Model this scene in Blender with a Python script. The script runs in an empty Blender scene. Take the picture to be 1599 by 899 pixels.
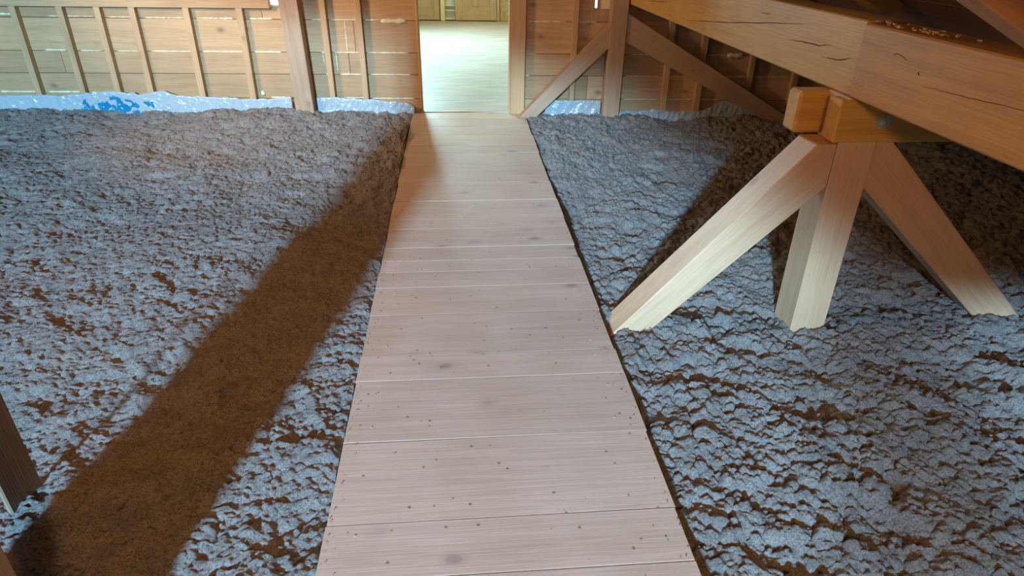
import bpy, bmesh, math, random
import numpy as np
from mathutils import Vector, Matrix
rnd = random.Random(7)
nr = np.random.RandomState(11)
S = bpy.context.scene
COL = S.collection

# ------------------------------------------------------------------ camera
FPX = 1020.0
cam = bpy.data.cameras.new('camera'); co = bpy.data.objects.new('camera', cam); COL.objects.link(co)
cam.sensor_width = 36.0; cam.lens = 36.0*FPX/1599.0; cam.clip_start = 0.02; cam.clip_end = 60
dn = Vector((772-799.5, -(2300-449.5), -FPX)); up = (-dn).normalized()
yy = Vector((706-799.5, -(-116-449.5), -FPX)); yy = (yy-up*yy.dot(up)).normalized()
xx = yy.cross(up)
R3 = Matrix((xx, yy, up))
co.matrix_world = Matrix.Translation((0, 0, 1.45)) @ R3.to_4x4()
S.camera = co

# ------------------------------------------------------------------ light and exposure
S.view_settings.view_transform = 'Standard'; S.view_settings.look = 'None'
S.view_settings.exposure = 0.0; S.view_settings.gamma = 1.0
S.view_settings.use_curve_mapping = False
wd = bpy.data.worlds.new('world'); S.world = wd; wd.use_nodes = True
bg = wd.node_tree.nodes['Background']; bg.inputs[0].default_value = (0.62, 0.80, 1.0, 1); bg.inputs[1].default_value = 1.0

def area(name, loc, target, sx, sy, color, power, spread=180):
    l = bpy.data.lights.new(name, 'AREA'); l.shape = 'RECTANGLE'; l.size = sx; l.size_y = sy
    l.color = color; l.energy = power; l.spread = math.radians(spread)
    o = bpy.data.objects.new(name, l); COL.objects.link(o); o.location = loc
    o.rotation_euler = (Vector(target)-Vector(loc)).to_track_quat('-Z', 'Y').to_euler()
    return o
# low bright daylight outside the wide gable window behind the camera
area('daylight_gable_window', (-3.0, -9.4, 4.05), (-0.2, 3.2, 0.0), 0.56, 0.20, (0.37, 0.71, 1.0), 4000)
# added warm fill lights: far wall, trestle front, shaded floor
area('warm_fill_wall', (-3.3, 4.0, 1.8), (-0.8, 5.9, 0.9), 0.5, 0.4, (1.0, 0.64, 0.36), 28, 100)
area('warm_fill_rear', (0.5, -1.0, 1.80), (1.1, 2.0, 0.5), 0.5, 0.5, (1.0, 0.50, 0.17), 110)
area('warm_fill_middle', (-1.9, 2.4, 2.3), (0.0, 2.0, 0.2), 0.25, 0.25, (1.0, 0.42, 0.12), 22)
# added soft cool fill from the left, no opening in that slope
area('cool_fill_left', (-3.6, 0.6, 1.75), (0.8, 2.6, 0.2), 0.7, 0.9, (0.72, 0.86, 1.0), 4)
# daylight in the room beyond the doorway
area('daylight_next_room', (-1.3, 10.4, 2.2), (0.1, 6.6, 0.0), 1.2, 0.9, (0.54, 0.90, 1.0), 290)
area('lamp_next_room', (0.6, 10.6, 2.3), (0.3, 11.5, 0.0), 0.8, 0.8, (1.0, 0.72, 0.36), 26)

# ------------------------------------------------------------------ materials
def newmat(name):
    m = bpy.data.materials.new(name); m.use_nodes = True
    nt = m.node_tree; b = nt.nodes['Principled BSDF']
    return m, nt, b
def N(nt, t, **kw):
    n = nt.nodes.new(t)
    for k, v in kw.items():
        if k in n.inputs: n.inputs[k].default_value = v
        else: setattr(n, k, v)
    return n
def ramp(nt, src, stops):
    r = nt.nodes.new('ShaderNodeValToRGB'); e = r.color_ramp.elements
    while len(e) > 1: e.remove(e[-1])
    e[0].position = stops[0][0]; c = stops[0][1]; e[0].color = c if len(c) == 4 else (*c, 1)
    for p, c in stops[1:]:
        x = e.new(p); x.color = (*c, 1)
    nt.links.new(src, r.inputs[0]); return r.outputs[0]
def mix(nt, fac, a, b, mode='MIX'):
    n = nt.nodes.new('ShaderNodeMix'); n.data_type = 'RGBA'; n.blend_type = mode
    for i, v in ((0, fac), (6, a), (7, b)):
        if hasattr(v, 'is_linked') or hasattr(v, 'links'): nt.links.new(v, n.inputs[i])
        elif i == 0: n.inputs[0].default_value = v
        else: n.inputs[i].default_value = (*v, 1)
    return n.outputs[2]
def W1(v): return (v, v, v)

def wood(name, light, dark, knot=1.0, crack=0.0, rough=0.55, specks=0.0, bump=0.25, tintvar=0.16):
    m, nt, b = newmat(name); L = nt.links.new
    tc = N(nt, 'ShaderNodeTexCoord'); oi = N(nt, 'ShaderNodeObjectInfo')
    sc = N(nt, 'ShaderNodeMath', operation='MULTIPLY'); L(oi.outputs['Random'], sc.inputs[0]); sc.inputs[1].default_value = 37.0
    add = N(nt, 'ShaderNodeVectorMath', operation='ADD'); L(tc.outputs['Object'], add.inputs[0]); L(sc.outputs[0], add.inputs[1])
    # warped coordinates so the grain flows round the knots
    wn = N(nt, 'ShaderNodeTexNoise', Scale=1.6, Detail=2.0); L(add.outputs[0], wn.inputs['Vector'])
    wv = N(nt, 'ShaderNodeVectorMath', operation='MULTIPLY_ADD'); L(wn.outputs['Color'], wv.inputs[0])
    wv.inputs[1].default_value = (0.05, 0.07, 0.07); L(add.outputs[0], wv.inputs[2])
    mp = N(nt, 'ShaderNodeMapping'); mp.inputs['Scale'].default_value = (1.2, 26, 26); L(wv.outputs[0], mp.inputs[0])
    g1 = N(nt, 'ShaderNodeTexNoise', Scale=1.0, Detail=5.0, Roughness=0.62); L(mp.outputs[0], g1.inputs['Vector'])
    mp2 = N(nt, 'ShaderNodeMapping'); mp2.inputs['Scale'].default_value = (5, 190, 190); L(add.outputs[0], mp2.inputs[0])
    g2 = N(nt, 'ShaderNodeTexNoise', Scale=1.0, Detail=3.0); L(mp2.outputs[0], g2.inputs['Vector'])
    c = ramp(nt, g1.outputs[0], [(0.28, dark), (0.52, light), (0.78, tuple(min(1, x*1.08) for x in light))])
    c = mix(nt, 0.30, c, ramp(nt, g2.outputs[0], [(0.35, W1(0.55)), (0.6, W1(1.0))]), 'MULTIPLY')
    # large soft blotches
    bl = N(nt, 'ShaderNodeTexNoise', Scale=3.2, Detail=3.0); L(add.outputs[0], bl.inputs['Vector'])
    c = mix(nt, 0.45, c, ramp(nt, bl.outputs[0], [(0.3, (0.80, 0.74, 0.68)), (0.62, W1(1.0))]), 'MULTIPLY')
    # tone per piece
    tv = N(nt, 'ShaderNodeMapRange'); L(oi.outputs['Random'], tv.inputs[0]); tv.inputs[3].default_value = 1-tintvar; tv.inputs[4].default_value = 1+tintvar*0.5
    cc = N(nt, 'ShaderNodeCombineColor')
    for i in range(3): L(tv.outputs[0], cc.inputs[i])
    c = mix(nt, 1.0, c, cc.outputs[0], 'MULTIPLY')
    if knot:
        mk = N(nt, 'ShaderNodeMapping'); mk.inputs['Scale'].default_value = (4.2, 6.5, 6.5); L(wv.outputs[0], mk.inputs[0])
        vo = N(nt, 'ShaderNodeTexVoronoi', Scale=1.0); L(mk.outputs[0], vo.inputs['Vector'])
        vsep = N(nt, 'ShaderNodeSeparateColor'); L(vo.outputs['Color'], vsep.inputs[0])
        gate = N(nt, 'ShaderNodeMath', operation='GREATER_THAN'); L(vsep.outputs[0], gate.inputs[0]); gate.inputs[1].default_value = 0.42
        kd = ramp(nt, vo.outputs['Distance'], [(0.0, W1(1.0)), (0.085, W1(0.85)), (0.13, W1(0.30)), (0.24, W1(0.0))])
        km = N(nt, 'ShaderNodeMath', operation='MULTIPLY'); L(kd, km.inputs[0]); L(gate.outputs[0], km.inputs[1])
        km2 = N(nt, 'ShaderNodeMath', operation='MULTIPLY'); L(km.outputs[0], km2.inputs[0]); km2.inputs[1].default_value = knot
        c = mix(nt, km2.outputs[0], c, tuple(x*0.42 for x in dark))
    hgt = g1.outputs[0]
    if crack:
        mc = N(nt, 'ShaderNodeMapping'); mc.inputs['Scale'].default_value = (0.9, 21, 21); L(wv.outputs[0], mc.inputs[0])
        cn = N(nt, 'ShaderNodeTexNoise', Scale=1.0, Detail=1.5); L(mc.outputs[0], cn.inputs['Vector'])
        # a thin line where the noise crosses a value, only where a second noise is high
        ln = ramp(nt, cn.outputs[0], [(0.484, W1(0.0)), (0.495, W1(1.0)), (0.505, W1(1.0)), (0.516, W1(0.0))])
        c2 = N(nt, 'ShaderNodeTexNoise', Scale=2.1, Detail=1.0); L(add.outputs[0], c2.inputs['Vector'])
        gm = ramp(nt, c2.outputs[0], [(0.55, W1(0.0)), (0.62, W1(1.0))])
        cm = N(nt, 'ShaderNodeMath', operation='MULTIPLY'); L(ln, cm.inputs[0]); L(gm, cm.inputs[1])
        cm2 = N(nt, 'ShaderNodeMath', operation='MULTIPLY'); L(cm.outputs[0], cm2.inputs[0]); cm2.inputs[1].default_value = crack
        c = mix(nt, cm2.outputs[0], c, tuple(x*0.25 for x in dark))
    if specks:
        vs = N(nt, 'ShaderNodeTexVoronoi', Scale=38.0); L(add.outputs[0], vs.inputs['Vector'])
        ss = N(nt, 'ShaderNodeSeparateColor'); L(vs.outputs['Color'], ss.inputs[0])
        g = N(nt, 'ShaderNodeMath', operation='GREATER_THAN'); L(ss.outputs[1], g.inputs[0]); g.inputs[1].default_value = 0.90
        d = ramp(nt, vs.outputs['Distance'], [(0.0, W1(1.0)), (0.16, W1(0.7)), (0.24, W1(0.0))])
        sm = N(nt, 'ShaderNodeMath', operation='MULTIPLY'); L(d, sm.inputs[0]); L(g.outputs[0], sm.inputs[1])
        s2 = N(nt, 'ShaderNodeMath', operation='MULTIPLY'); L(sm.outputs[0], s2.inputs[0]); s2.inputs[1].default_value = specks
        c = mix(nt, s2.outputs[0], c, (0.16, 0.10, 0.06))
    L(c, b.inputs['Base Color'])
    b.inputs['Roughness'].default_value = rough
    bp = N(nt, 'ShaderNodeBump', Strength=bump, Distance=0.004); L(g2.outputs[0], bp.inputs['Height']); L(bp.outputs[0], b.inputs['Normal'])
    return m

M = {}
M['plank'] = wood('planed_spruce', (0.655, 0.515, 0.425), (0.605, 0.465, 0.375), knot=0.7, rough=0.42, specks=0.9, bump=0.15, tintvar=0.10)
M['beam'] = wood('beam_timber', (0.66, 0.385, 0.09), (0.55, 0.29, 0.055), knot=0.7, rough=0.5, bump=0.2, tintvar=0.05)
M['beam_shaded'] = wood('beam_timber_shaded', (0.55, 0.26, 0.04), (0.45, 0.195, 0.028), knot=0.55, rough=0.5, bump=0.2, tintvar=0.0)  # darker copy of the beam wood, the near length's shade in its colour
M['post'] = wood('post_timber', (0.70, 0.48, 0.31), (0.63, 0.40, 0.235), knot=0.75, rough=0.5, bump=0.2, tintvar=0.03)
M['board'] = wood('wall_board', (0.58, 0.375, 0.20), (0.50, 0.31, 0.155), knot=0.8, rough=0.65, bump=0.4, tintvar=0.26)
M['stud'] = wood('stud_timber', (0.58, 0.375, 0.20), (0.51, 0.32, 0.16), knot=0.5, rough=0.65, bump=0.4, tintvar=0.10)
M['oldpost'] = wood('frame_timber', (0.50, 0.34, 0.22), (0.43, 0.28, 0.17), knot=0.5, rough=0.6, bump=0.3, tintvar=0.08)
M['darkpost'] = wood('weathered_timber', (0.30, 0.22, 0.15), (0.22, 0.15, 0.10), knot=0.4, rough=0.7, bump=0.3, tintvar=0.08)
M['roof'] = wood('roof_board', (0.36, 0.19, 0.11), (0.24, 0.12, 0.07), knot=0.5, rough=0.8, bump=0.4, tintvar=0.2)
M['rafter'] = wood('rafter_timber', (0.50, 0.26, 0.13), (0.38, 0.19, 0.09), knot=0.5, rough=0.7, bump=0.3, tintvar=0.08)
M['door'] = wood('door_wood', (0.56, 0.42, 0.25), (0.48, 0.35, 0.19), knot=0.0, rough=0.6, bump=0.2, tintvar=0.05)

def plain(name, col, rough=0.6, metal=0.0, noise=0.0, nscale=8.0, emit=None, es=1.0):
    m, nt, b = newmat(name); L = nt.links.new
    b.inputs['Roughness'].default_value = rough; b.inputs['Metallic'].default_value = metal
    tc = N(nt, 'ShaderNodeTexCoord'); n = N(nt, 'ShaderNodeTexNoise', Scale=nscale, Detail=4.0); L(tc.outputs['Object'], n.inputs['Vector'])
    c = ramp(nt, n.outputs[0], [(0.3, tuple(x*(1-noise) for x in col)), (0.65, col)]); L(c, b.inputs['Base Color'])
    if emit:
        b.inputs['Emission Color'].default_value = (*emit, 1); b.inputs['Emission Strength'].default_value = es
    return m
M['crack'] = plain('drying_crack', (0.10, 0.045, 0.015), 0.9)
M['foam'] = plain('dried_foam', (0.82, 0.76, 0.52), 0.7, noise=0.25, nscale=40)
M['steel'] = plain('zinc_steel', (0.66, 0.72, 0.60), 0.35, metal=0.5, noise=0.25, nscale=60)
M['plaster'] = plain('plaster', (0.72, 0.60, 0.40), 0.9, noise=0.12, nscale=6)
M['cream'] = plain('cream_paint', (0.82, 0.70, 0.42), 0.6, noise=0.08)
M['white'] = plain('white_board', (0.80, 0.82, 0.74), 0.6, noise=0.1)
M['osb'] = plain('chip_board', (0.62, 0.47, 0.24), 0.8, noise=0.45, nscale=26)
M['daypane'] = plain('daylit_pane', (0.8, 0.9, 0.9), 0.3, emit=(0.85, 1.0, 0.97), es=1.3)
M['paper'] = plain('wood_shaving', (0.75, 0.50, 0.28), 0.6, noise=0.3, nscale=50)
M['gableboard'] = wood('gable_board', (0.40, 0.25, 0.14), (0.30, 0.18, 0.09), knot=0.4, rough=0.8)

def fill_mat():
    m, nt, b = newmat('cellulose_fluff'); L = nt.links.new
    tc = N(nt, 'ShaderNodeTexCoord')
    n1 = N(nt, 'ShaderNodeTexNoise', Scale=9.0, Detail=4.0); L(tc.outputs['Object'], n1.inputs['Vector'])
    n2 = N(nt, 'ShaderNodeTexNoise', Scale=160.0, Detail=4.0, Roughness=0.7); L(tc.outputs['Object'], n2.inputs['Vector'])
    c = ramp(nt, n1.outputs[0], [(0.30, (0.38, 0.365, 0.355)), (0.62, (0.50, 0.49, 0.48))])
    c = mix(nt, 0.8, c, ramp(nt, n2.outputs[0], [(0.38, W1(0.40)), (0.57, W1(1.15))]), 'MULTIPLY')
    L(c, b.inputs['Base Color']); b.inputs['Roughness'].default_value = 0.95
    b.inputs['Specular IOR Level'].default_value = 0.15
    n3 = N(nt, 'ShaderNodeTexNoise', Scale=120.0, Detail=6.0, Roughness=0.8); L(tc.outputs['Object'], n3.inputs['Vector'])
    bp = N(nt, 'ShaderNodeBump', Strength=1.0, Distance=0.018); L(n3.outputs[0], bp.inputs['Height']); L(bp.outputs[0], b.inputs['Normal'])
    return m
M['fill'] = fill_mat()

def floor_mat():
    m, nt, b = newmat('next_room_floor'); L = nt.links.new
    tc = N(nt, 'ShaderNodeTexCoord')
    mp = N(nt, 'ShaderNodeMapping'); mp.inputs['Scale'].default_value = (1.0, 4.5, 1); L(tc.outputs['Object'], mp.inputs[0])
    n = N(nt, 'ShaderNodeTexNoise', Scale=2.4, Detail=6.0, Roughness=0.6); L(mp.outputs[0], n.inputs['Vector'])
    c = ramp(nt, n.outputs[0], [(0.3, (0.40, 0.39, 0.35)), (0.5, (0.50, 0.48, 0.43)), (0.72, (0.62, 0.60, 0.55))])
    L(c, b.inputs['Base Color']); b.inputs['Roughness'].default_value = 0.45
    return m
M['floor2'] = floor_mat()

def plastic_mat():
    m, nt, b = newmat('vapour_film'); L = nt.links.new
    b.inputs['Base Color'].default_value = (0.66, 0.76, 0.80, 1); b.inputs['Roughness'].default_value = 0.16
    b.inputs['Specular IOR Level'].default_value = 0.7
    tc = N(nt, 'ShaderNodeTexCoord')
    # blue print, smeared and illegible at this distance
    sp = N(nt, 'ShaderNodeSeparateXYZ'); L(tc.outputs['Object'], sp.inputs[0])
    n = N(nt, 'ShaderNodeTexNoise', Scale=13.0, Detail=3.0, Distortion=0.8); L(tc.outputs['Object'], n.inputs['Vector'])
    v = N(nt, 'ShaderNodeVectorMath', operation='MULTIPLY_ADD'); L(tc.outputs['Object'], v.inputs[0])
    v.inputs[1].default_value = (1.9, 0.0, 7.0); v.inputs[2].default_value = (1.9*2.90, 0, -7.0*0.055)
    ln = N(nt, 'ShaderNodeVectorMath', operation='LENGTH'); L(v.outputs[0], ln.inputs[0])
    reg = ramp(nt, ln.outputs['Value'], [(0.0, W1(0.22)), (0.35, W1(0.12)), (0.75, W1(-0.0))])
    ad = N(nt, 'ShaderNodeMath', operation='ADD'); L(n.outputs[0], ad.inputs[0]); L(reg, ad.inputs[1])
    msk = ramp(nt, ad.outputs[0], [(0.60, W1(0.0)), (0.65, W1(1.0))])
    g = ramp(nt, ln.outputs['Value'], [(0.72, W1(1.0)), (0.80, W1(0.0))])
    mm = N(nt, 'ShaderNodeMath', operation='MULTIPLY'); L(msk, mm.inputs[0]); L(g, mm.inputs[1])
    c = mix(nt, mm.outputs[0], (0.44, 0.54, 0.60), (0.01, 0.24, 0.46))
    L(c, b.inputs['Base Color'])
    b.inputs['Alpha'].default_value = 0.85
    n2 = N(nt, 'ShaderNodeTexNoise', Scale=14.0, Detail=3.0, Distortion=1.5); L(tc.outputs['Object'], n2.inputs['Vector'])
    bp = N(nt, 'ShaderNodeBump', Strength=0.7, Distance=0.02); L(n2.outputs[0], bp.inputs['Height']); L(bp.outputs[0], b.inputs['Normal'])
    return m
M['film'] = plastic_mat()

# ------------------------------------------------------------------ helpers
def link(name, me, mat=None, parent=None, loc=None, rotz=None, mw=None):
    o = bpy.data.objects.new(name, me); COL.objects.link(o)
    if mat and me and not me.materials: me.materials.append(mat)
    if parent: o.parent = parent
    if mw is not None: o.matrix_local = mw
    if loc is not None: o.location = loc
    if rotz is not None: o.rotation_euler = (0, 0, rotz)
    return o
def tag(o, label, cat, group=None, kind=None):
    o['label'] = label; o['category'] = cat
    if group: o['group'] = group
    if kind: o['kind'] = kind
    return o
def empty(name, loc=(0, 0, 0), rotz=0):
    o = bpy.data.objects.new(name, None); COL.objects.link(o); o.location = loc; o.rotation_euler = (0, 0, rotz)
    o.empty_display_size = 0.1
    return o
def box_me(name, dx, dy, dz, bev=0.003, off=(0, 0, 0), seg=1):
    bm = bmesh.new(); bmesh.ops.create_cube(bm, size=1.0)
    for v in bm.verts: v.co = Vector((v.co.x*dx+off[0], v.co.y*dy+off[1], v.co.z*dz+off[2]))
    if bev: bmesh.ops.bevel(bm, geom=bm.edges[:], offset=bev, segments=seg, affect='EDGES')
    me = bpy.data.meshes.new(name); bm.to_mesh(me); bm.free(); return me
def box(name, x0, x1, y0, y1, z0, z1, mat, parent=None, bev=0.003, grain='x'):
    """box given by its limits in the parent's space, origin at its centre; grain runs along local x"""
    c = Vector(((x0+x1)/2, (y0+y1)/2, (z0+z1)/2)); d = (x1-x0, y1-y0, z1-z0)
    if grain == 'x': r = Matrix.Identity(3); s = d
    elif grain == 'z': r = Matrix(((0, 0, -1), (0, 1, 0), (1, 0, 0))).to_3x3(); s = (d[2], d[1], d[0])
    else: r = Matrix(((0, -1, 0), (1, 0, 0), (0, 0, 1))).to_3x3(); s = (d[1], d[0], d[2])
    me = box_me(name, *s, bev=bev)
    return link(name, me, mat, parent, mw=Matrix.Translation(c) @ r.to_4x4())
def timber(name, p0, p1, w, h, mat, parent=None, upv=(0, 0, 1), bev=0.004):
    """squared timber from p0 to p1 (axis), w across, h along upv"""
    p0 = Vector(p0); p1 = Vector(p1); x = (p1-p0); L = x.length; x.normalize()
    y = Vector(upv).cross(x).normalized(); z = x.cross(y)
    r = Matrix((x, y, z)).transposed().to_4x4()
    return link(name, box_me(name, L, w, h, bev=bev), mat, parent, mw=Matrix.Translation((p0+p1)/2) @ r)
def prism(name, pts, y0, y1, mat, parent=None, bev=0.003):
    """polygon in x-z, extruded along y"""
    bm = bmesh.new()
    vs = [bm.verts.new((p[0], y0, p[1])) for p in pts]; f = bm.faces.new(vs)
    r = bmesh.ops.extrude_face_region(bm, geom=[f])
    for v in r['geom']:
        if isinstance(v, bmesh.types.BMVert): v.co.y = y1
    bmesh.ops.recalc_face_normals(bm, faces=bm.faces[:])
    if bev: bmesh.ops.bevel(bm, geom=bm.edges[:], offset=bev, segments=1, affect='EDGES')
    me = bpy.data.meshes.new(name); bm.to_mesh(me); bm.free(); return link(name, me, mat, parent)

# ------------------------------------------------------------------ floors and roof
WA = -0.04                                                     # the far wall stands slightly askew
def struct(o): o['kind'] = 'structure'; return o
struct(box('floor', -6.9, 4.3, -4.2, 6.1, -0.40, -0.30, M['gableboard'], bev=0))
f2 = struct(box('floor', -3.6, 3.6, 5.93, 14.0, -0.14, -0.004, M['floor2'], bev=0))

RX, RS, EX = -2.9, 0.5, 4.15                                   # ridge x, slope, eave x
LX = -6.6
def rz(x): return RS*(EX-x) if x > RX else RS*(EX-RX)*(x-LX)/(RX-LX)
ceil = struct(empty('ceiling')); ceil.name = 'ceiling'
def slope(xa, xb, sgn):
    n = 22
    for i in range(n):
        a = xa+(xb-xa)*i/n; b_ = xa+(xb-xa)*(i+1)/n; g = 0.0015
        d = 0.012
        # each board runs along y
        mid = (a+b_)/2; zt = rz(mid)
        dx, dz = (b_-a), rz(b_)-rz(a); L = math.hypot(dx, dz); ang = math.atan2(dz, dx)
        me = box_me('board', 10.3, L+0.01, 0.022, bev=0)
        r = Matrix.Rotation(-ang, 4, 'Y') @ Matrix.Rotation(math.pi/2, 4, 'Z')
        link('board', me, M['roof'], ceil, mw=Matrix.Translation((mid, 0.98, zt+0.012+0.003*(i % 2))) @ r)
slope(RX, EX+0.15, 1); slope(-6.9, RX, -1)
# rafters on the right slope: one thing each
for i, y in enumerate([-1.0, 0.3, 1.50+0.05, 3.6, 4.75]):
    x0, x1 = RX+0.08, EX-0.05
    t = -RS
    p0 = Vector((x0, y, rz(x0)-0.088)); p1 = Vector((x1, y, rz(x1)-0.088))
    o = timber('rafter', p0, p1, 0.10, 0.145, M['rafter'])
    lab = ['reddish rafter out of sight behind the viewer', 'reddish rafter above and just behind the viewer', 'reddish rafter crossing above the near end of the big beam, top right corner',
           'dark rafter over the far half of the big beam', 'dark rafter near the board wall on the right'][i]
    tag(o, lab, 'rafter')

# strut standing on the beam
st = prism('timber_strut', [(1.62, 1.186), (0.98, 1.518), (1.04, 1.550), (1.50, 1.318), (1.70, 1.215), (1.68, 1.186)], 2.55, 2.67, M['beam'])
tag(st, 'short orange strut end resting behind the top edge of the big beam', 'strut')

# knee board and film at the right eave
kn = struct(box('wall_right', 4.02, 4.08, -4.1, 5.8, -0.3, 0.10, M['gableboard'], bev=0.0, grain='y'))
wl = struct(box('wall_left', -6.68, -6.62, -4.1, 6.2, -0.3, 0.05, M['gableboard'], bev=0.0, grain='y'))

# gable behind the camera, its opening shaped to cut the daylight
GY = -4.1
SILL = 1.84
struct(prism('wall_back', [(-6.6, -0.3), (4.1, -0.3), (4.1, 0.0), (0.45, SILL), (-4.66, SILL), (-6.6, 0.05)], GY-.06, GY, M['gableboard'], bev=0))
struct(prism('wall_back', [(-4.66, SILL+.002), (-3.60, SILL+.002), (-3.60, 2.83)], GY-.06, GY, M['gableboard'], bev=0))
struct(prism('wall_back', [(-3.2, 3.12), (-1.6, 2.75), (-.92, 2.31), (-.5, 2.215), (-.30, 2.225), (RX, 3.52), (-3.2, 3.23)], GY-.06, GY, M['gableboard'], bev=0))  # unseen sloping head, added to keep daylight off the upper timbers
struct(box('window_3', -0.91, -0.75, GY-.06, GY, SILL, 2.31, M['gableboard'], grain='z', bev=0))   # unseen bar added to cast a soft dark band on the right
# ------------------------------------------------------------------ far wall
wf = struct(empty('wall_far', (0, 5.89, 0), WA))
DL, DR = -0.318, 0.468
seams = [-0.20, 0.118, 0.322, 0.502, 0.760, 0.96, 1.17, 1.38, 1.60, 1.85, 2.1, 2.35, 2.6, 2.9, 3.2, 3.5]
WIN1 = (-1.585, -1.294, 0.856, 1.30)
WIN2 = (1.164, 1.212, 0.856, 1.20)
butts = {1: [-4.6, 1.15], 2: [-3.3, -0.93+0.02, 2.3], 3: [-5.1, -0.845, 1.9], 4: [-2.2, 2.55], 5: [-4, 1.5]}
def cut(segs, a, b):
    out = []
    for s, e in segs:
        if b <= s or a >= e: out.append((s, e))
        else:
            if a > s: out.append((s, a))
            if b < e: out.append((b, e))
    return out
for i in range(len(seams)-1):
    z0, z1 = seams[i], seams[i+1]
    segs = [(-7.0, DL), (DR, 4.0)]
    if z0 > 2.05: segs = [(-7.0, 4.0)]
    def lim(z):
        return (-7.1+max(0, (z+0.35))/RS*1.0 - 0.0, EX-z/RS)
    lo = LX+(RX-LX)*max(z1, 0)/rz(RX)+0.02; hi = EX-z1/RS-0.02
    segs = [(max(s, lo), min(e, hi)) for s, e in segs if min(e, hi)-max(s, lo) > 0.05]
    for w in (WIN1, WIN2):
        if z0 >= w[2]-0.12 and z0 < w[3]: 
            segs = cut(segs, w[0], w[1])
    for bx in butts.get(i, []):
        segs = cut(segs, bx-0.0015, bx+0.0015)
    for s, e in segs:
        box('board', s, e, -0.002*(rnd.random()*2), 0.024, z0+0.002, z1-0.002, M['board'], wf, bev=0.002)
# outer skin behind the boards, keeps stray light out
for a, b_, c, d in ((-7.0, DL-0.0, -0.3, 1.9), (DR, 4.1, -0.3, 1.9), (-7.0, 4.1, 2.0, 3.6)):
    cutx = []
    if c < 1:
        for s, e in cut(cut([(a, b_)], WIN1[0], WIN1[1]), WIN2[0], WIN2[1]):
            box('sheathing', s, e, 0.026, 0.10, c, d, M['board'], wf, bev=0)
        for w in (WIN1, WIN2):
            if w[0] > a and w[1] < b_:
                box('sheathing', w[0], w[1], 0.026, 0.10, c, w[2]-0.004, M['board'], wf, bev=0)
                box('sheathing', w[0], w[1], 0.026, 0.10, w[3], d, M['board'], wf, bev=0)
    else: box('sheathing', a, b_, 0.026, 0.10, c, d, M['board'], wf, bev=0)
# sealing piece under window_1 and window_2 where the board row is cut
box('board', WIN1[0], WIN1[1], 0.0, 0.024, 0.762, WIN1[2]-0.003, M['board'], wf)
box('board', WIN2[0], WIN2[1], 0.0, 0.024, 0.762, WIN2[2]-0.003, M['board'], wf)
# studs (x of the right edge, width, top)
RAILZ = 0.848
studs = [(-5.4, .05, RAILZ), (-4.85, .05, RAILZ), (-4.40, .05, RAILZ), (-3.514, .05, RAILZ), (-3.146, .05, RAILZ), (-2.851, .05, RAILZ), (-2.576, .05, RAILZ), (-2.146, .05, RAILZ), (-1.718, .055, RAILZ),
         (-1.045, .045, 1.9), (-0.758, .045, 1.9), (1.032, .045, 1.6), (1.86, .05, 1.15), (2.16, .05, 0.99), (2.60, .042, 0.78), (3.01, .05, 0.55)]
for xr, w, top in studs:
    lean = 0.03 if xr < -1.1 else 0.012 if xr < 0 else -0.006
    timber('stud', (xr-w/2-lean*0.5+0.02*0, -0.030, -0.25), (xr-w/2+lean*(top-0.45)*-0.4, -0.030, top), 0.054, w, M['stud'], wf, upv=(1, 0, 0), bev=0.002)
box('stud', DR+0.003, DR+0.128, -0.045, -0.003, -0.25, 1.95, M['stud'], wf, grain='z')
box('rail', -5.6, -1.50, -0.056, -0.003, RAILZ, RAILZ+0.10, M['stud'], wf)
# door lining
box('door_jamb', DL-0.002, DL+0.012, -0.03, 0.11, -0.02, 2.0, M['stud'], wf, grain='z')
box('door_jamb', DR-0.012, DR+0.002, -0.03, 0.11, -0.02, 2.0, M['stud'], wf, grain='z')
# dried foam squeezed out of the joints
def foam_line(x0, x1, z, r, parent, vert=False, lump=0.0):
    r *= 1.25
    n = max(4, int((x1-x0)/0.02)); bm = bmesh.new(); k = 6; rings = []
    for i in range(n+1):
        t = x0+(x1-x0)*i/n; rr = r*(0.65+0.7*rnd.random())*(0.3 if i in (0, n) else 1)+lump*rnd.random()
        ring = []
        for j in range(k):
            a = 2*math.pi*j/k; q = rr*(0.8+0.4*rnd.random())
            p = (t, -0.0015+q*math.cos(a)*0.55, z+q*math.sin(a)+0.001*rnd.uniform(-1, 1))
            if vert: p = (z+q*math.sin(a), -0.0015+q*math.cos(a)*0.55, t)
            ring.append(bm.verts.new(p))
        rings.append(ring)
    for a, b_ in zip(rings, rings[1:]):
        for j in range(k): bm.faces.new((a[j], a[(j+1) % k], b_[(j+1) % k], b_[j]))
    bm.faces.new(rings[0]); bm.faces.new(rings[-1]); bmesh.ops.recalc_face_normals(bm, faces=bm.faces[:])
    for f in bm.faces: f.smooth = True
    me = bpy.data.meshes.new('foam_bead'); bm.to_mesh(me); bm.free(); return link('foam_bead', me, M['foam'], parent)
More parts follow.
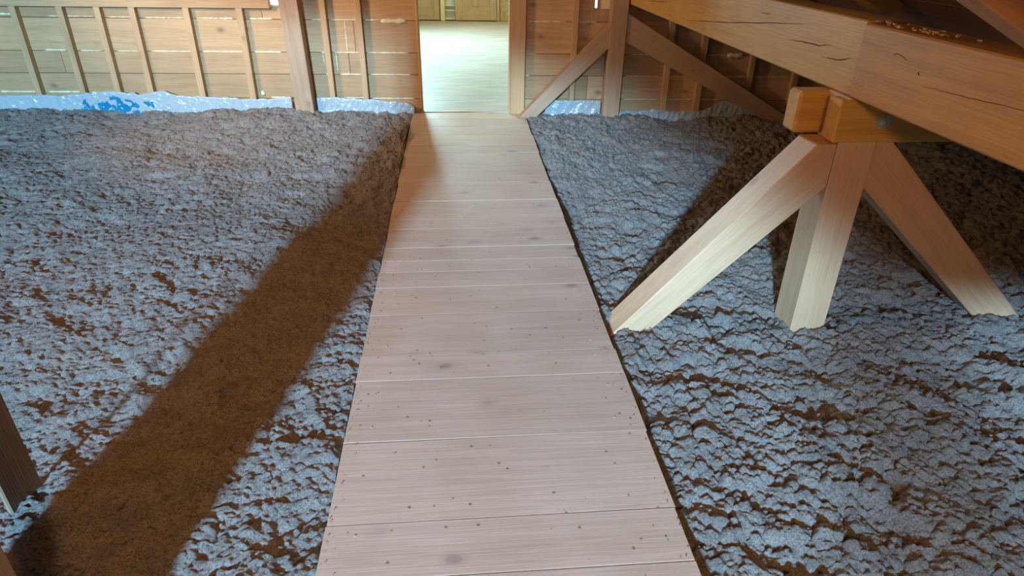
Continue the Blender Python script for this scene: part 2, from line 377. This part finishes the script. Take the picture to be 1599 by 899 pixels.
fl = [(-3.70, -3.52, .784, .006), (-3.32, -2.95, .772, .003), (-2.83, -2.6, .768, .004), (-2.55, -2.2, .765, .004), (-2.13, -1.82, .765, .006), (-1.70, -1.50, .765, .007),
      (-3.42, -3.24, .507, .007), (-3.13, -2.95, .505, .004), (-2.83, -2.62, .503, .003), (-2.55, -2.2, .503, .0045), (-2.13, -1.78, .503, .006), (-1.70, -1.47, .503, .006),
      (-3.9, -3.56, .165, .008), (-3.5, -3.22, .165, .008), (-3.14, -2.9, .16, .006),
      (-1.19, -1.09, .762, .006), (-1.04, -.81, .762, .005), (-.75, -.62, .762, .006), (-1.14, -1.09, .503, .004), (-1.03, -.81, .503, .004), (-.75, -.40, .503, .0045),
      (-1.12, -1.08, .324, .007), (-1.0, -.81, .324, .005), (-.74, -.39, .324, .0045), (-.99, -.80, .125, .004), (-.74, -.37, .120, .005), (-1.62, -1.42, .125, .005),
      (.60, .94, .762, .005), (1.03, 1.2, .762, .006), (.60, .70, .503, .003), (1.50, 1.74, .503, .004), (.60, .64, .322, .003), (1.49, 1.78, .322, .004), (1.86, 2.05, .322, .004),
      (1.48, 1.80, .120, .0045), (1.86, 2.10, .120, .0045), (2.17, 2.36, .120, .0045), (1.6, 1.82, .762, .004), (1.88, 2.0, .762, .003), (2.18, 2.36, .503, .004), (2.37, 2.56, .322, .007), (2.62, 2.95, .322, .0045), (3.03, 3.2, .322, .004)]
for a, b_, z, r in fl: foam_line(a, b_, z, r, wf)
foam_line(-0.62, -0.40, .755, .012, wf, lump=.014)
foam_line(2.36, 2.50, .500, .014, wf, lump=.012)
foam_line(-1.70, -1.665, .16, .016, wf, lump=.01)
foam_line(.51, .755, -0.915, .004, wf, vert=True); foam_line(.34, .49, -1.015, .005, wf, vert=True); foam_line(.13, .24, -.80, .005, wf, vert=True); foam_line(.40, .50, -1.125, .004, wf, vert=True)
# little windows high in the wall
for k, w in enumerate((WIN1, WIN2)):
    o = struct(empty('window_%d' % (k+1), (0, 5.89, 0), WA))
    box('pane', w[0]+.004, w[1]-.004, 0.055, 0.060, w[2]+.004, w[3]-.004, M['daypane'], o, bev=0)
    box('window_frame', w[0]+.001, w[0]+.012, 0.03, 0.07, w[2]+.001, w[3]-.001, M['stud'], o, grain='z', bev=0)
    box('window_frame', w[1]-.012, w[1]-.001, 0.03, 0.07, w[2]+.001, w[3]-.001, M['stud'], o, grain='z', bev=0)
    box('window_sill', w[0]+.012, w[1]-.012, 0.03, 0.07, w[2]+.001, w[2]+.012, M['white'], o, bev=0)
box('patch_board', 1.225, 1.30, -0.02, -0.003, 0.865, 1.2, M['cream'], wf, grain='z')

# ------------------------------------------------------------------ film along the foot of the wall
def film(name, pts, label, z0=-0.08, yoff=-0.055, depth=0.02, parent_rot=WA, origin=(0, 5.89, 0), base=None):
    """wrinkled strip; pts = (x, top z)"""
    xs = np.arange(pts[0][0], pts[-1][0], 0.012); tz = np.interp(xs, [p[0] for p in pts], [p[1] for p in pts])
    rz_ = np.random.RandomState(int(abs(xs[0])*100)+3)
    tz = tz + np.interp(xs, np.arange(xs[0]-.1, xs[-1]+.2, .045), rz_.uniform(-.007, .007, len(np.arange(xs[0]-.1, xs[-1]+.2, .045))))
    m = 14; verts = []; 
    ph = rz_.uniform(0, 6, 12); fr = rz_.uniform(14, 70, 12); sk = rz_.uniform(-25, 25, 12)
    for j in range(m+1):
        for i, x in enumerate(xs):
            z = z0+(tz[i]-z0)*j/m
            w = sum(abs(math.sin(fr[k]*x+sk[k]*z*1.6+ph[k]))**2*0.55/(k*0.35+1) for k in range(12))
            y = yoff-0.004-depth*0.30*w - 0.03*max(0, 0.05-z)
            verts.append((x, y, z))
    n = len(xs); faces = [(j*n+i, j*n+i+1, (j+1)*n+i+1, (j+1)*n+i) for j in range(m) for i in range(n-1)]
    me = bpy.data.meshes.new(name); me.from_pydata(verts, [], faces); me.update()
    for p in me.polygons: p.use_smooth = True
    o = link(name, me, M['film']); o.location = origin; o.rotation_euler = (0, 0, parent_rot)
    md = o.modifiers.new('thickness', 'SOLIDIFY'); md.thickness = 0.0008
    tag(o, label, 'plastic sheet')
    return o
film('plastic_sheet', [(-5.4, .15), (-3.883, .148), (-3.6, .15), (-3.32, .150), (-3.10, .175), (-2.986, .184), (-2.75, .175), (-2.73, .160), (-2.58, .182), (-2.5, .190), (-2.44, .16), (-2.345, .150), (-2.073, .142), (-1.747, .125), (-1.62, .128), (-1.42, .150)],
     'long crumpled pale film with blotchy blue print, at the wall foot on the far left')
film('plastic_sheet', [(-1.21, .140), (-1.1, .146), (-0.86, .132), (-0.638, .118), (-0.415, .092), (-0.36, .06)],
     'short greyish film strip between the left post and the doorway')
film('plastic_sheet', [(0.78, .10), (0.87, .126), (1.1, .126), (1.28, .118)], 'small pale film strip behind the brace, between doorway and right wall post')
film('plastic_sheet', [(1.40, .02), (1.55, .036), (1.82, .055), (1.9, .03), (2.2, .04), (2.32, .11), (2.38, .128), (2.55, .098), (2.75, .05), (2.95, .06)], 'low film strip at the wall foot under the long right brace')
# film at the right eave
def eave_film():
    ys = np.arange(1.6, 5.75, 0.03); verts = []; m = 10
    for j in range(m+1):
        t = j/m
        for y in ys:
            w = 0.5*math.sin(y*9+t*5)+0.3*math.sin(y*23-t*7)+0.3*math.sin(y*5.3)
            x = 3.84+0.10*t+0.02*w*(1-abs(2*t-1)) ; z = -0.10+0.19*t+0.006*math.sin(y*17)+0.004*math.sin(y*40)
            verts.append((x, y, z))
    n = len(ys); faces = [(j*n+i, j*n+i+1, (j+1)*n+i+1, (j+1)*n+i) for j in range(m) for i in range(n-1)]
    me = bpy.data.meshes.new('plastic_sheet'); me.from_pydata(verts, [], faces); me.update()
    for p in me.polygons: p.use_smooth = True
    o = link('plastic_sheet', me, M['film']); md = o.modifiers.new('thickness', 'SOLIDIFY'); md.thickness = 0.0008
    tag(o, 'dull blue-grey film along the low right eave, seen under the big beam', 'plastic sheet')
eave_film()
lath = box('batten', 3.93, 3.96, 1.6, 5.7, 0.085, 0.105, M['cream'], grain='y'); tag(lath, 'thin pale batten holding the film along the low right eave', 'batten')

# ------------------------------------------------------------------ walkway
wk = empty('walkway', (0, 0, 0)); tag(wk, 'long straight plank walkway leading to the bright doorway', 'walkway')
ys = [-1.75, -1.45, -1.2, -0.9, -0.62, -0.3, -0.02, 0.28, 0.55, 0.84, 1.115, 1.296, 1.626, 1.948, 2.105, 2.410, 2.652, 2.805, 2.925, 3.075, 3.315, 3.451, 3.731, 4.051, 4.189, 4.686, 4.880, 5.143, 5.412, 5.66, 5.875]
tilt = {9: -.006, 10: .004, 11: 0.004, 12: .003, 13: .002, 14: .002}
for i in range(len(ys)-1):
    y0, y1 = ys[i]+0.0012, ys[i+1]-0.0012
    xl = -0.392+rnd.uniform(-.003, .003); xr = 0.594+rnd.uniform(-.004, .004)
    dz = rnd.uniform(-0.0009, 0.0009)
    me = box_me('plank', xr-xl, y1-y0, 0.028, bev=0.0009, seg=2)
    o = link('plank', me, M['plank'], wk)
    o.matrix_local = Matrix.Translation(((xl+xr)/2, (y0+y1)/2, -0.014+dz)) @ Matrix.Rotation(rnd.uniform(-.003, .003)+tilt.get(i, 0)*0.3, 4, 'Z') @ Matrix.Rotation(rnd.uniform(-.0012, .0012), 4, 'X')
for x in (-0.31, 0.10, 0.51): box('joist', x-.03, x+.03, -1.7, 5.85, -0.150, -0.031, M['oldpost'], wk, grain='y')
# screws, two rows at each edge
def screw_me():
    bm = bmesh.new(); bmesh.ops.create_cone(bm, cap_ends=True, segments=8, radius1=0.0034, radius2=0.003, depth=0.0016)
    me = bpy.data.meshes.new('screw'); bm.to_mesh(me); bm.free(); me.materials.append(M['steel']); return me
sm = screw_me()
for i in range(9, len(ys)-1):
    for x in (-0.31, 0.51):
        for f in (0.22, 0.78):
            if rnd.random() < 0.3:
                link('screw', sm, None, wk, loc=(x+rnd.uniform(-.01, .01), ys[i]+(ys[i+1]-ys[i])*f, 0.0012))

# ------------------------------------------------------------------ loose fill
def hash2(ix, iy, s):
    h = np.sin(ix*127.1+iy*311.7+s*74.7)*43758.5453
    return h-np.floor(h)
def vnoise(x, y, s):
    ix = np.floor(x); iy = np.floor(y); fx = x-ix; fy = y-iy
    fx = fx*fx*(3-2*fx); fy = fy*fy*(3-2*fy)
    a = hash2(ix, iy, s); b_ = hash2(ix+1, iy, s); c = hash2(ix, iy+1, s); d = hash2(ix+1, iy+1, s)
    return (a*(1-fx)+b_*fx)*(1-fy)+(c*(1-fx)+d*fx)*fy
def lumps(x, y, cell, s):
    """rounded clumps: highest of the domes around each point, each clump with its own height"""
    u = x/cell; v = y/cell; iu = np.floor(u); iv = np.floor(v); best = np.zeros_like(u)
    for di in (-1, 0, 1):
        for dj in (-1, 0, 1):
            cx = iu+di; cy = iv+dj
            px = cx+0.15+0.7*hash2(cx, cy, s); py = cy+0.15+0.7*hash2(cx, cy, s+1.3)
            rr = 0.45+0.5*hash2(cx, cy, s+2.7); hh = 0.25+0.75*hash2(cx, cy, s+4.1)
            d2 = ((u-px)**2+(v-py)**2)/(rr*rr)
            best = np.maximum(best, hh*np.sqrt(np.clip(1-d2, 0, 1)))
    return best
def sstep(v, a, b_):
    t = np.clip((v-a)/(b_-a), 0, 1); return t*t*(3-2*t)
def fill_h(X, Y, side):
    wx = X+0.006*(vnoise(X*45, Y*45, 5)-.5); wy = Y+0.006*(vnoise(X*45, Y*45, 8)-.5)
    h = 0.045*(vnoise(X*1.6, Y*1.6, 1)-.5)+0.035*(vnoise(X*4.3, Y*4.3, 2)-.5)
    c = math.cos(.5); s_ = math.sin(.5); xr = X*c-Y*s_; yr = X*s_+Y*c
    big = vnoise(xr*3.1+7, yr*3.1, 4)
    k = 1.25 if side > 0 else 0.85
    h -= 0.020*k*sstep(vnoise(xr*6.5, yr*6.5, 14)*0.6+vnoise(xr*14, yr*14, 15)*0.4, 0.50, 0.72)
    h += 0.022*k*lumps(wx+.013*(vnoise(X*30, Y*30, 31)-.5), wy+.013*(vnoise(X*30, Y*30, 32)-.5), 0.070, 1.0)*sstep(big, .35, .7)
    h += 0.017*k*lumps(wx*c-wy*s_, wx*s_+wy*c, 0.036, 2.0)
    h += 0.0135*lumps(wx, wy, 0.0195, 3.0)
    h += 0.0065*lumps(xr, yr, 0.0105, 6.0)
    return h
def fill(name, x_in, x_out, label):
    sg = 1 if x_out > x_in else -1
    yr = [-4.08]
    while yr[-1] < 0.75: yr.append(yr[-1]+0.10)
    y = 0.80
    while y < 5.97:
        yr.append(y); y += 0.0036+0.00155*(y-0.8)
    yr = np.array(yr)
    W = abs(x_out-x_in); xr = [0.0]
    while xr[-1] < W: xr.append(xr[-1]+0.0044+0.0011*xr[-1])
    xr = np.array(xr); xr *= W/xr[-1]
    X, Y = np.meshgrid(x_in+sg*xr, yr)
    Y = Y + (-0.04*X-0.09)*np.clip((Y-0.8)/5.16, 0, 1)          # last row follows the far wall
    Z = fill_h(X, Y, sg)
    d = np.abs(X-x_in)
    if sg > 0: base = -0.066-0.016*np.exp(-d/0.03)
    else: base = -0.034-0.012*np.exp(-d/0.02)
    # the fill lies level with the boards at the far wall, and banks up a little at the right eave
    base = base+0.030*np.clip((Y-3.5)/2.3, 0, 1)
    if sg > 0: base = base+0.05*np.clip((X-3.2)/0.7, 0, 1)
    Z = Z+base
    if sg > 0:
        Z = Z-0.02*np.exp(-((X-1.49)**2+(Y-2.38)**2)/0.03)
    # crumbling edge against the walkway
    n1, n0 = X.shape[1], X.shape[0]
    co_ = np.empty((n0*n1, 3), np.float32); co_[:, 0] = X.ravel(); co_[:, 1] = Y.ravel(); co_[:, 2] = Z.ravel()
    # push points sideways a little so that clumps overhang
    co_[:, 0] += (0.010*(vnoise(X*60, Y*60, 21)-.5)*np.clip(d/0.03, 0, 1)).ravel(); co_[:, 1] += (0.010*(vnoise(X*60, Y*60, 23)-.5)).ravel()
    idx = np.arange(n0*n1, dtype=np.int32).reshape(n0, n1)
    q = np.stack([idx[:-1, :-1], idx[:-1, 1:], idx[1:, 1:], idx[1:, :-1]], -1).reshape(-1, 4)
    if sg < 0: q = q[:, ::-1]
    me = bpy.data.meshes.new(name)
    me.vertices.add(n0*n1); me.vertices.foreach_set('co', co_.ravel())
    me.loops.add(q.size); me.loops.foreach_set('vertex_index', np.ascontiguousarray(q).ravel())
    me.polygons.add(len(q)); me.polygons.foreach_set('loop_start', np.arange(0, q.size, 4, dtype=np.int32))
    me.polygons.foreach_set('use_smooth', np.ones(len(q), bool))
    me.update(calc_edges=True)
    o = link(name, me, M['fill']); tag(o, label, 'insulation', kind='stuff'); return o
fill('loose_insulation', -0.398, -6.55, 'bed of loose grey fluffy cellulose insulation left of the walkway')
fill('loose_insulation', 0.604, 3.99, 'bed of loose grey clumpy cellulose insulation right of the walkway')
# crumbs of fluff scattered on the boards
bm = bmesh.new()
for k in range(260):
    e = rnd.random()
    x = -0.385+abs(rnd.gauss(0, .022)) if e < .5 else 0.588-abs(rnd.gauss(0, .03)) if e < .9 else rnd.uniform(-.35, .55)
    y = rnd.uniform(0.9, 3.4); r = rnd.uniform(.0006, .0022)
    bmesh.ops.create_icosphere(bm, subdivisions=1, radius=r, matrix=Matrix.Translation((x, y, 0.002+r*.5)) @ Matrix.Diagonal((1.3, 1, .7, 1)))
me = bpy.data.meshes.new('insulation_crumbs'); bm.to_mesh(me); bm.free()
tag(link('insulation_crumbs', me, M['fill']), 'grey crumbs of fluff scattered along the walkway edges', 'crumbs', kind='stuff')

# ------------------------------------------------------------------ trestle on the right under the big beam
tr = empty('timber_trestle', (1.49, 2.37, -0.06)); tag(tr, 'pale timber trestle with post, two diagonal braces and bolted tie beams, carrying the big beam', 'trestle')
def loc(p): return (p[0]-1.49, p[1]-2.37, p[2]+0.06)
def lt(name, p0, p1, w, h, mat, upv=(0, 0, 1), bev=.004): return timber(name, loc(p0), loc(p1), w, h, mat, tr, upv, bev)
lt('post', (1.4925, 2.372, -0.28), (1.4925, 2.372, 0.925), 0.163, 0.151, M['post'], upv=(1, 0, 0), bev=.006)
def lprism(name, pts, y0, y1, mat, bev=.004):
    """polygon in world x-z as a part of the trestle; its own origin and grain along its length"""
    a = Vector((pts[0][0], pts[0][1])); b_ = Vector((pts[1][0], pts[1][1])); d = (b_-a).normalized(); ang = math.atan2(d.y, d.x)
    c, s = math.cos(-ang), math.sin(-ang)
    q = [((p[0]-a.x)*c-(p[1]-a.y)*s, (p[0]-a.x)*s+(p[1]-a.y)*c) for p in pts]
    o = prism(name, q, 0, y1-y0, mat, tr, bev)
    o.matrix_local = Matrix.Translation(loc((a.x, y0, a.y))) @ Matrix.Rotation(-ang, 4, 'Y')
    return o
lprism('brace', [(0.560, -0.28), (1.413, 0.590), (1.413, 0.757), (1.335, 0.757), (0.435, -0.28)], 2.29, 2.435, M['post'])
lprism('brace', [(2.74, -0.28), (1.60, 0.810), (1.572, 0.757), (1.572, 0.585), (2.54, -0.28)], 2.33, 2.45, M['post'])
t1 = lt('tie_beam', (1.385, 2.325, 0.842), (2.10, 2.325, 0.842), 0.082, 0.156, M['beam'], bev=.005)
t2 = lt('tie_beam', (1.300, 2.475, 0.842), (2.10, 2.475, 0.842), 0.10, 0.156, M['beam'], bev=.010)
# bolt with washer
bm = bmesh.new()
def cyl(bm, r, d, y, seg=24, r2=None):
    bmesh.ops.create_cone(bm, cap_ends=True, segments=seg, radius1=r, radius2=r2 or r, depth=d, matrix=Matrix.Translation((0, y, 0)) @ Matrix.Rotation(math.pi/2, 4, 'X'))
cyl(bm, .027, .004, -.002, 28)
me = bpy.data.meshes.new('bolt'); bm.to_mesh(me); bm.free()
bl = link('bolt', me, M['steel'], tr, loc=loc((1.562, 2.284, 0.842)))
bm = bmesh.new(); cyl(bm, .0125, .011, -.0095, 6, .012); cyl(bm, .006, .010, -.016, 16)
me = bpy.data.meshes.new('nut'); bm.to_mesh(me); bm.free(); link('nut', me, M['steel'], bl)

# big beam in two lengths, joined above the trestle
b1 = timber('timber_beam', (1.505, 2.325, 1.055), (1.505, 5.80, 1.045), 0.15, 0.258, M['beam'], bev=.005)
tag(b1, 'far length of the big roof beam, paler, running from the joint to the board wall', 'beam')
b2 = timber('timber_beam', (1.499, -1.7, 1.049), (1.499, 2.318, 1.053), 0.162, 0.250, M['beam_shaded'], bev=.006)
tag(b2, 'near length of the big roof beam, deep orange with its shade put into the colour, coming out over the right side', 'beam')
# drying cracks opened in the near side face of both lengths: dark slivers (y, z)
def crack(beam, x, pts, wd):
    cx, cy, cz = beam.matrix_basis.translation; mi = beam.matrix_basis.inverted()
    n = 8*(len(pts)-1); P = []
    for i in range(n+1):
        t = i/n*(len(pts)-1); k = min(int(t), len(pts)-2); f = t-k
        P.append((pts[k][0]*(1-f)+pts[k+1][0]*f, pts[k][1]*(1-f)+pts[k+1][1]*f+rnd.uniform(-.0016, .0016)))
    bm = bmesh.new(); a = []; b_ = []
    for i, (y, z) in enumerate(P):
        h = wd*math.sin(math.pi*min(1, max(0.03, i/n)))**0.6*rnd.uniform(.6, 1)
        a.append(bm.verts.new(mi @ Vector((x, y, z+h/2)))); b_.append(bm.verts.new(mi @ Vector((x, y, z-h/2))))
    for i in range(n): bm.faces.new((a[i], a[i+1], b_[i+1], b_[i]))
    r = bmesh.ops.extrude_face_region(bm, geom=bm.faces[:])
    for v in r['geom']:
        if isinstance(v, bmesh.types.BMVert): v.co += mi.to_3x3() @ Vector((.003, 0, 0))
    bmesh.ops.recalc_face_normals(bm, faces=bm.faces[:])
    me = bpy.data.meshes.new('crack'); bm.to_mesh(me); bm.free(); link('crack', me, M['crack'], beam)
XF, XN = 1.4292, 1.4172
crack(b1, XF, [(4.20, .965), (3.46, 1.043), (2.72, 1.126)], .0055)
crack(b1, XF, [(2.87, 1.044), (2.71, 1.057), (2.62, 1.058), (2.52, 1.074)], .006)
crack(b1, XF, [(2.575, 1.024), (2.44, 1.033), (2.364, 1.053)], .005)
crack(b1, XF, [(5.2, .985), (4.57, 1.038)], .006)
crack(b1, XF, [(3.20, 1.117), (3.08, 1.121)], .004)
crack(b2, XN, [(2.12, 1.104), (2.10, 1.112), (2.035, 1.10)], .003)
crack(b2, XN, [(1.94, 1.043), (1.77, 1.051), (1.5, 1.068), (1.2, 1.08)], .0025)
crack(b2, XN, [(1.976, 1.078), (1.965, 1.068)], .007)
# shavings on top of it
bm = bmesh.new()
for k in range(46):
    y = rnd.gauss(2.12, .12); x = rnd.uniform(1.43, 1.52); s = rnd.uniform(.003, .009); a = rnd.uniform(0, 3.1)
    m = Matrix.Translation((x, min(y, 2.30), 1.183+s*.3)) @ Matrix.Rotation(a, 4, 'Z') @ Matrix.Rotation(rnd.uniform(-.7, .7), 4, 'X') @ Matrix.Diagonal((s*2.2, s*.8, s*.5, 1))
    bmesh.ops.create_cube(bm, size=1.0, matrix=m)
me = bpy.data.meshes.new('wood_shavings'); bm.to_mesh(me); bm.free()
tag(link('wood_shavings', me, M['paper']), 'small pale wood shavings lying on top of the big beam at its joint', 'shavings', kind='stuff')

# ------------------------------------------------------------------ post with two braces at the far wall, right
pf = empty('braced_post', (1.345, 5.76, -0.03), WA); tag(pf, 'brown post with two diagonal braces in front of the board wall, right of the doorway', 'post')
ca, sa = math.cos(WA), math.sin(WA)
def wprism(name, pts, y0, y1, mat, parent, bev=.003):
    a = Vector(pts[0]); b_ = Vector(pts[1]); d = (b_-a).normalized(); ang = math.atan2(d.y, d.x); c, s = math.cos(-ang), math.sin(-ang)
    q = [((p[0]-a.x)*c-(p[1]-a.y)*s, (p[0]-a.x)*s+(p[1]-a.y)*c) for p in pts]
    o = prism(name, q, 0, y1-y0, mat, parent, bev)
    o.matrix_local = Matrix.Translation((a.x, y0, a.y)) @ Matrix.Rotation(-ang, 4, 'Y')
    return o
# local x = world wall x - 1.345, local z = z + .03
wprism('post', [(-.072, -.2), (-.052, 1.42), (.078, 1.36), (.070, -.2)], -.09, .055, M['oldpost'], pf)
wprism('brace', [(-.78, -.10), (-.060, .605), (-.060, .80), (-.86, -.04)], -.075, .03, M['oldpost'], pf)
wprism('brace', [(1.48, -.04), (.076, .655), (.076, .880), (1.70, -.02)], -.075, -.005, M['oldpost'], pf)

# left post at the wall
pw = empty('timber_post', (-1.305, 5.80, -0.03), WA); tag(pw, 'thick brown post standing against the board wall, left of the doorway', 'post')
wprism('post_shaft', [(-.075, -.2), (-.125, 2.2), (.020, 2.2), (.078, -.2)], 0.0, .10, M['oldpost'], pw)

# dark posts at the lower left
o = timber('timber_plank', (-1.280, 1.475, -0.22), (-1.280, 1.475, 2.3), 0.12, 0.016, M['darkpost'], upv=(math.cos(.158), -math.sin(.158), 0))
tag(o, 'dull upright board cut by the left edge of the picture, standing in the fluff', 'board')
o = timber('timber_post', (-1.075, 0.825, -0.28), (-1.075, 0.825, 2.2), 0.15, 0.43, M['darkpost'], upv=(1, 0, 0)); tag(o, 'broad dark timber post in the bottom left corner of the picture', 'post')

# ------------------------------------------------------------------ room beyond the doorway
BY = 12.45
wr = struct(empty('wall_end', (0, BY, 0), -0.03))
box('wall_panel', -3.6, -0.66, 0.02, 0.12, -0.05, 2.9, M['plaster'], wr, bev=0)
box('wall_panel', -0.66, 3.6, 0.10, 0.16, -0.05, 2.9, M['plaster'], wr, bev=0)
box('chip_panel', 0.80, 3.4, -0.02, 0.02, 0.0, 2.4, M['osb'], wr)
for side, x in (('left', -3.66), ('right', 3.6)): struct(box('wall_'+side, x, x+.06, 6.17, 12.9, -.1, 2.9, M['plaster'], bev=0))
struct(box('ceiling', -3.7, 3.7, 5.95, 12.9, 2.75, 2.82, M['plaster'], bev=0))
def door(n, x0, x1, y, panels):
    d = struct(empty('door_%d' % n, (0, BY, 0), -0.03))
    w = x1-x0
    box('door_slab', x0+.004, x1-.004, y, y+.022, 0.015, 1.98, M['door'], d, grain='z')
    st = .11
    box('stile', x0, x0+st, y-.014, y-.0005, 0.012, 1.985, M['door'], d, grain='z'); box('stile', x1-st, x1, y-.014, y-.0005, 0.012, 1.985, M['door'], d, grain='z')
    if panels == 2: box('stile', (x0+x1)/2-.05, (x0+x1)/2+.05, y-.014, y-.0005, .24, 1.85, M['door'], d, grain='z')
    for a, b_ in ((0.012, .235), (.9, 1.02), (1.86, 1.985)): box('door_rail', x0+st+.001, x1-st-.001, y-.014, y-.0008, a, b_, M['door'], d)
    return d
door(1, 0.02, 0.735, -0.06, 2)
door(2, -1.22, -0.26, -0.02, 1)
struct(box('trim_1', -0.245, -0.165, BY-.06, BY+.05, 0, 2.1, M['cream'], grain='z'))
struct(box('trim_2', 0.738, 0.79, BY-.10, BY, 0, 2.1, M['door'], grain='z'))
# shelf unit with pale boards between the doors
sh = empty('shelf_unit', (-0.07, BY+.02, 0)); tag(sh, 'narrow white shelf unit between the two doors of the far room', 'shelf')
box('back_board', -.09, .09, .05, .06, 0, 1.6, M['white'], sh)
for z in (0.02, .16, .24, .42, .7): box('shelf', -.088, .088, -.05, .048, z, z+.018, M['white'], sh, bev=.001)
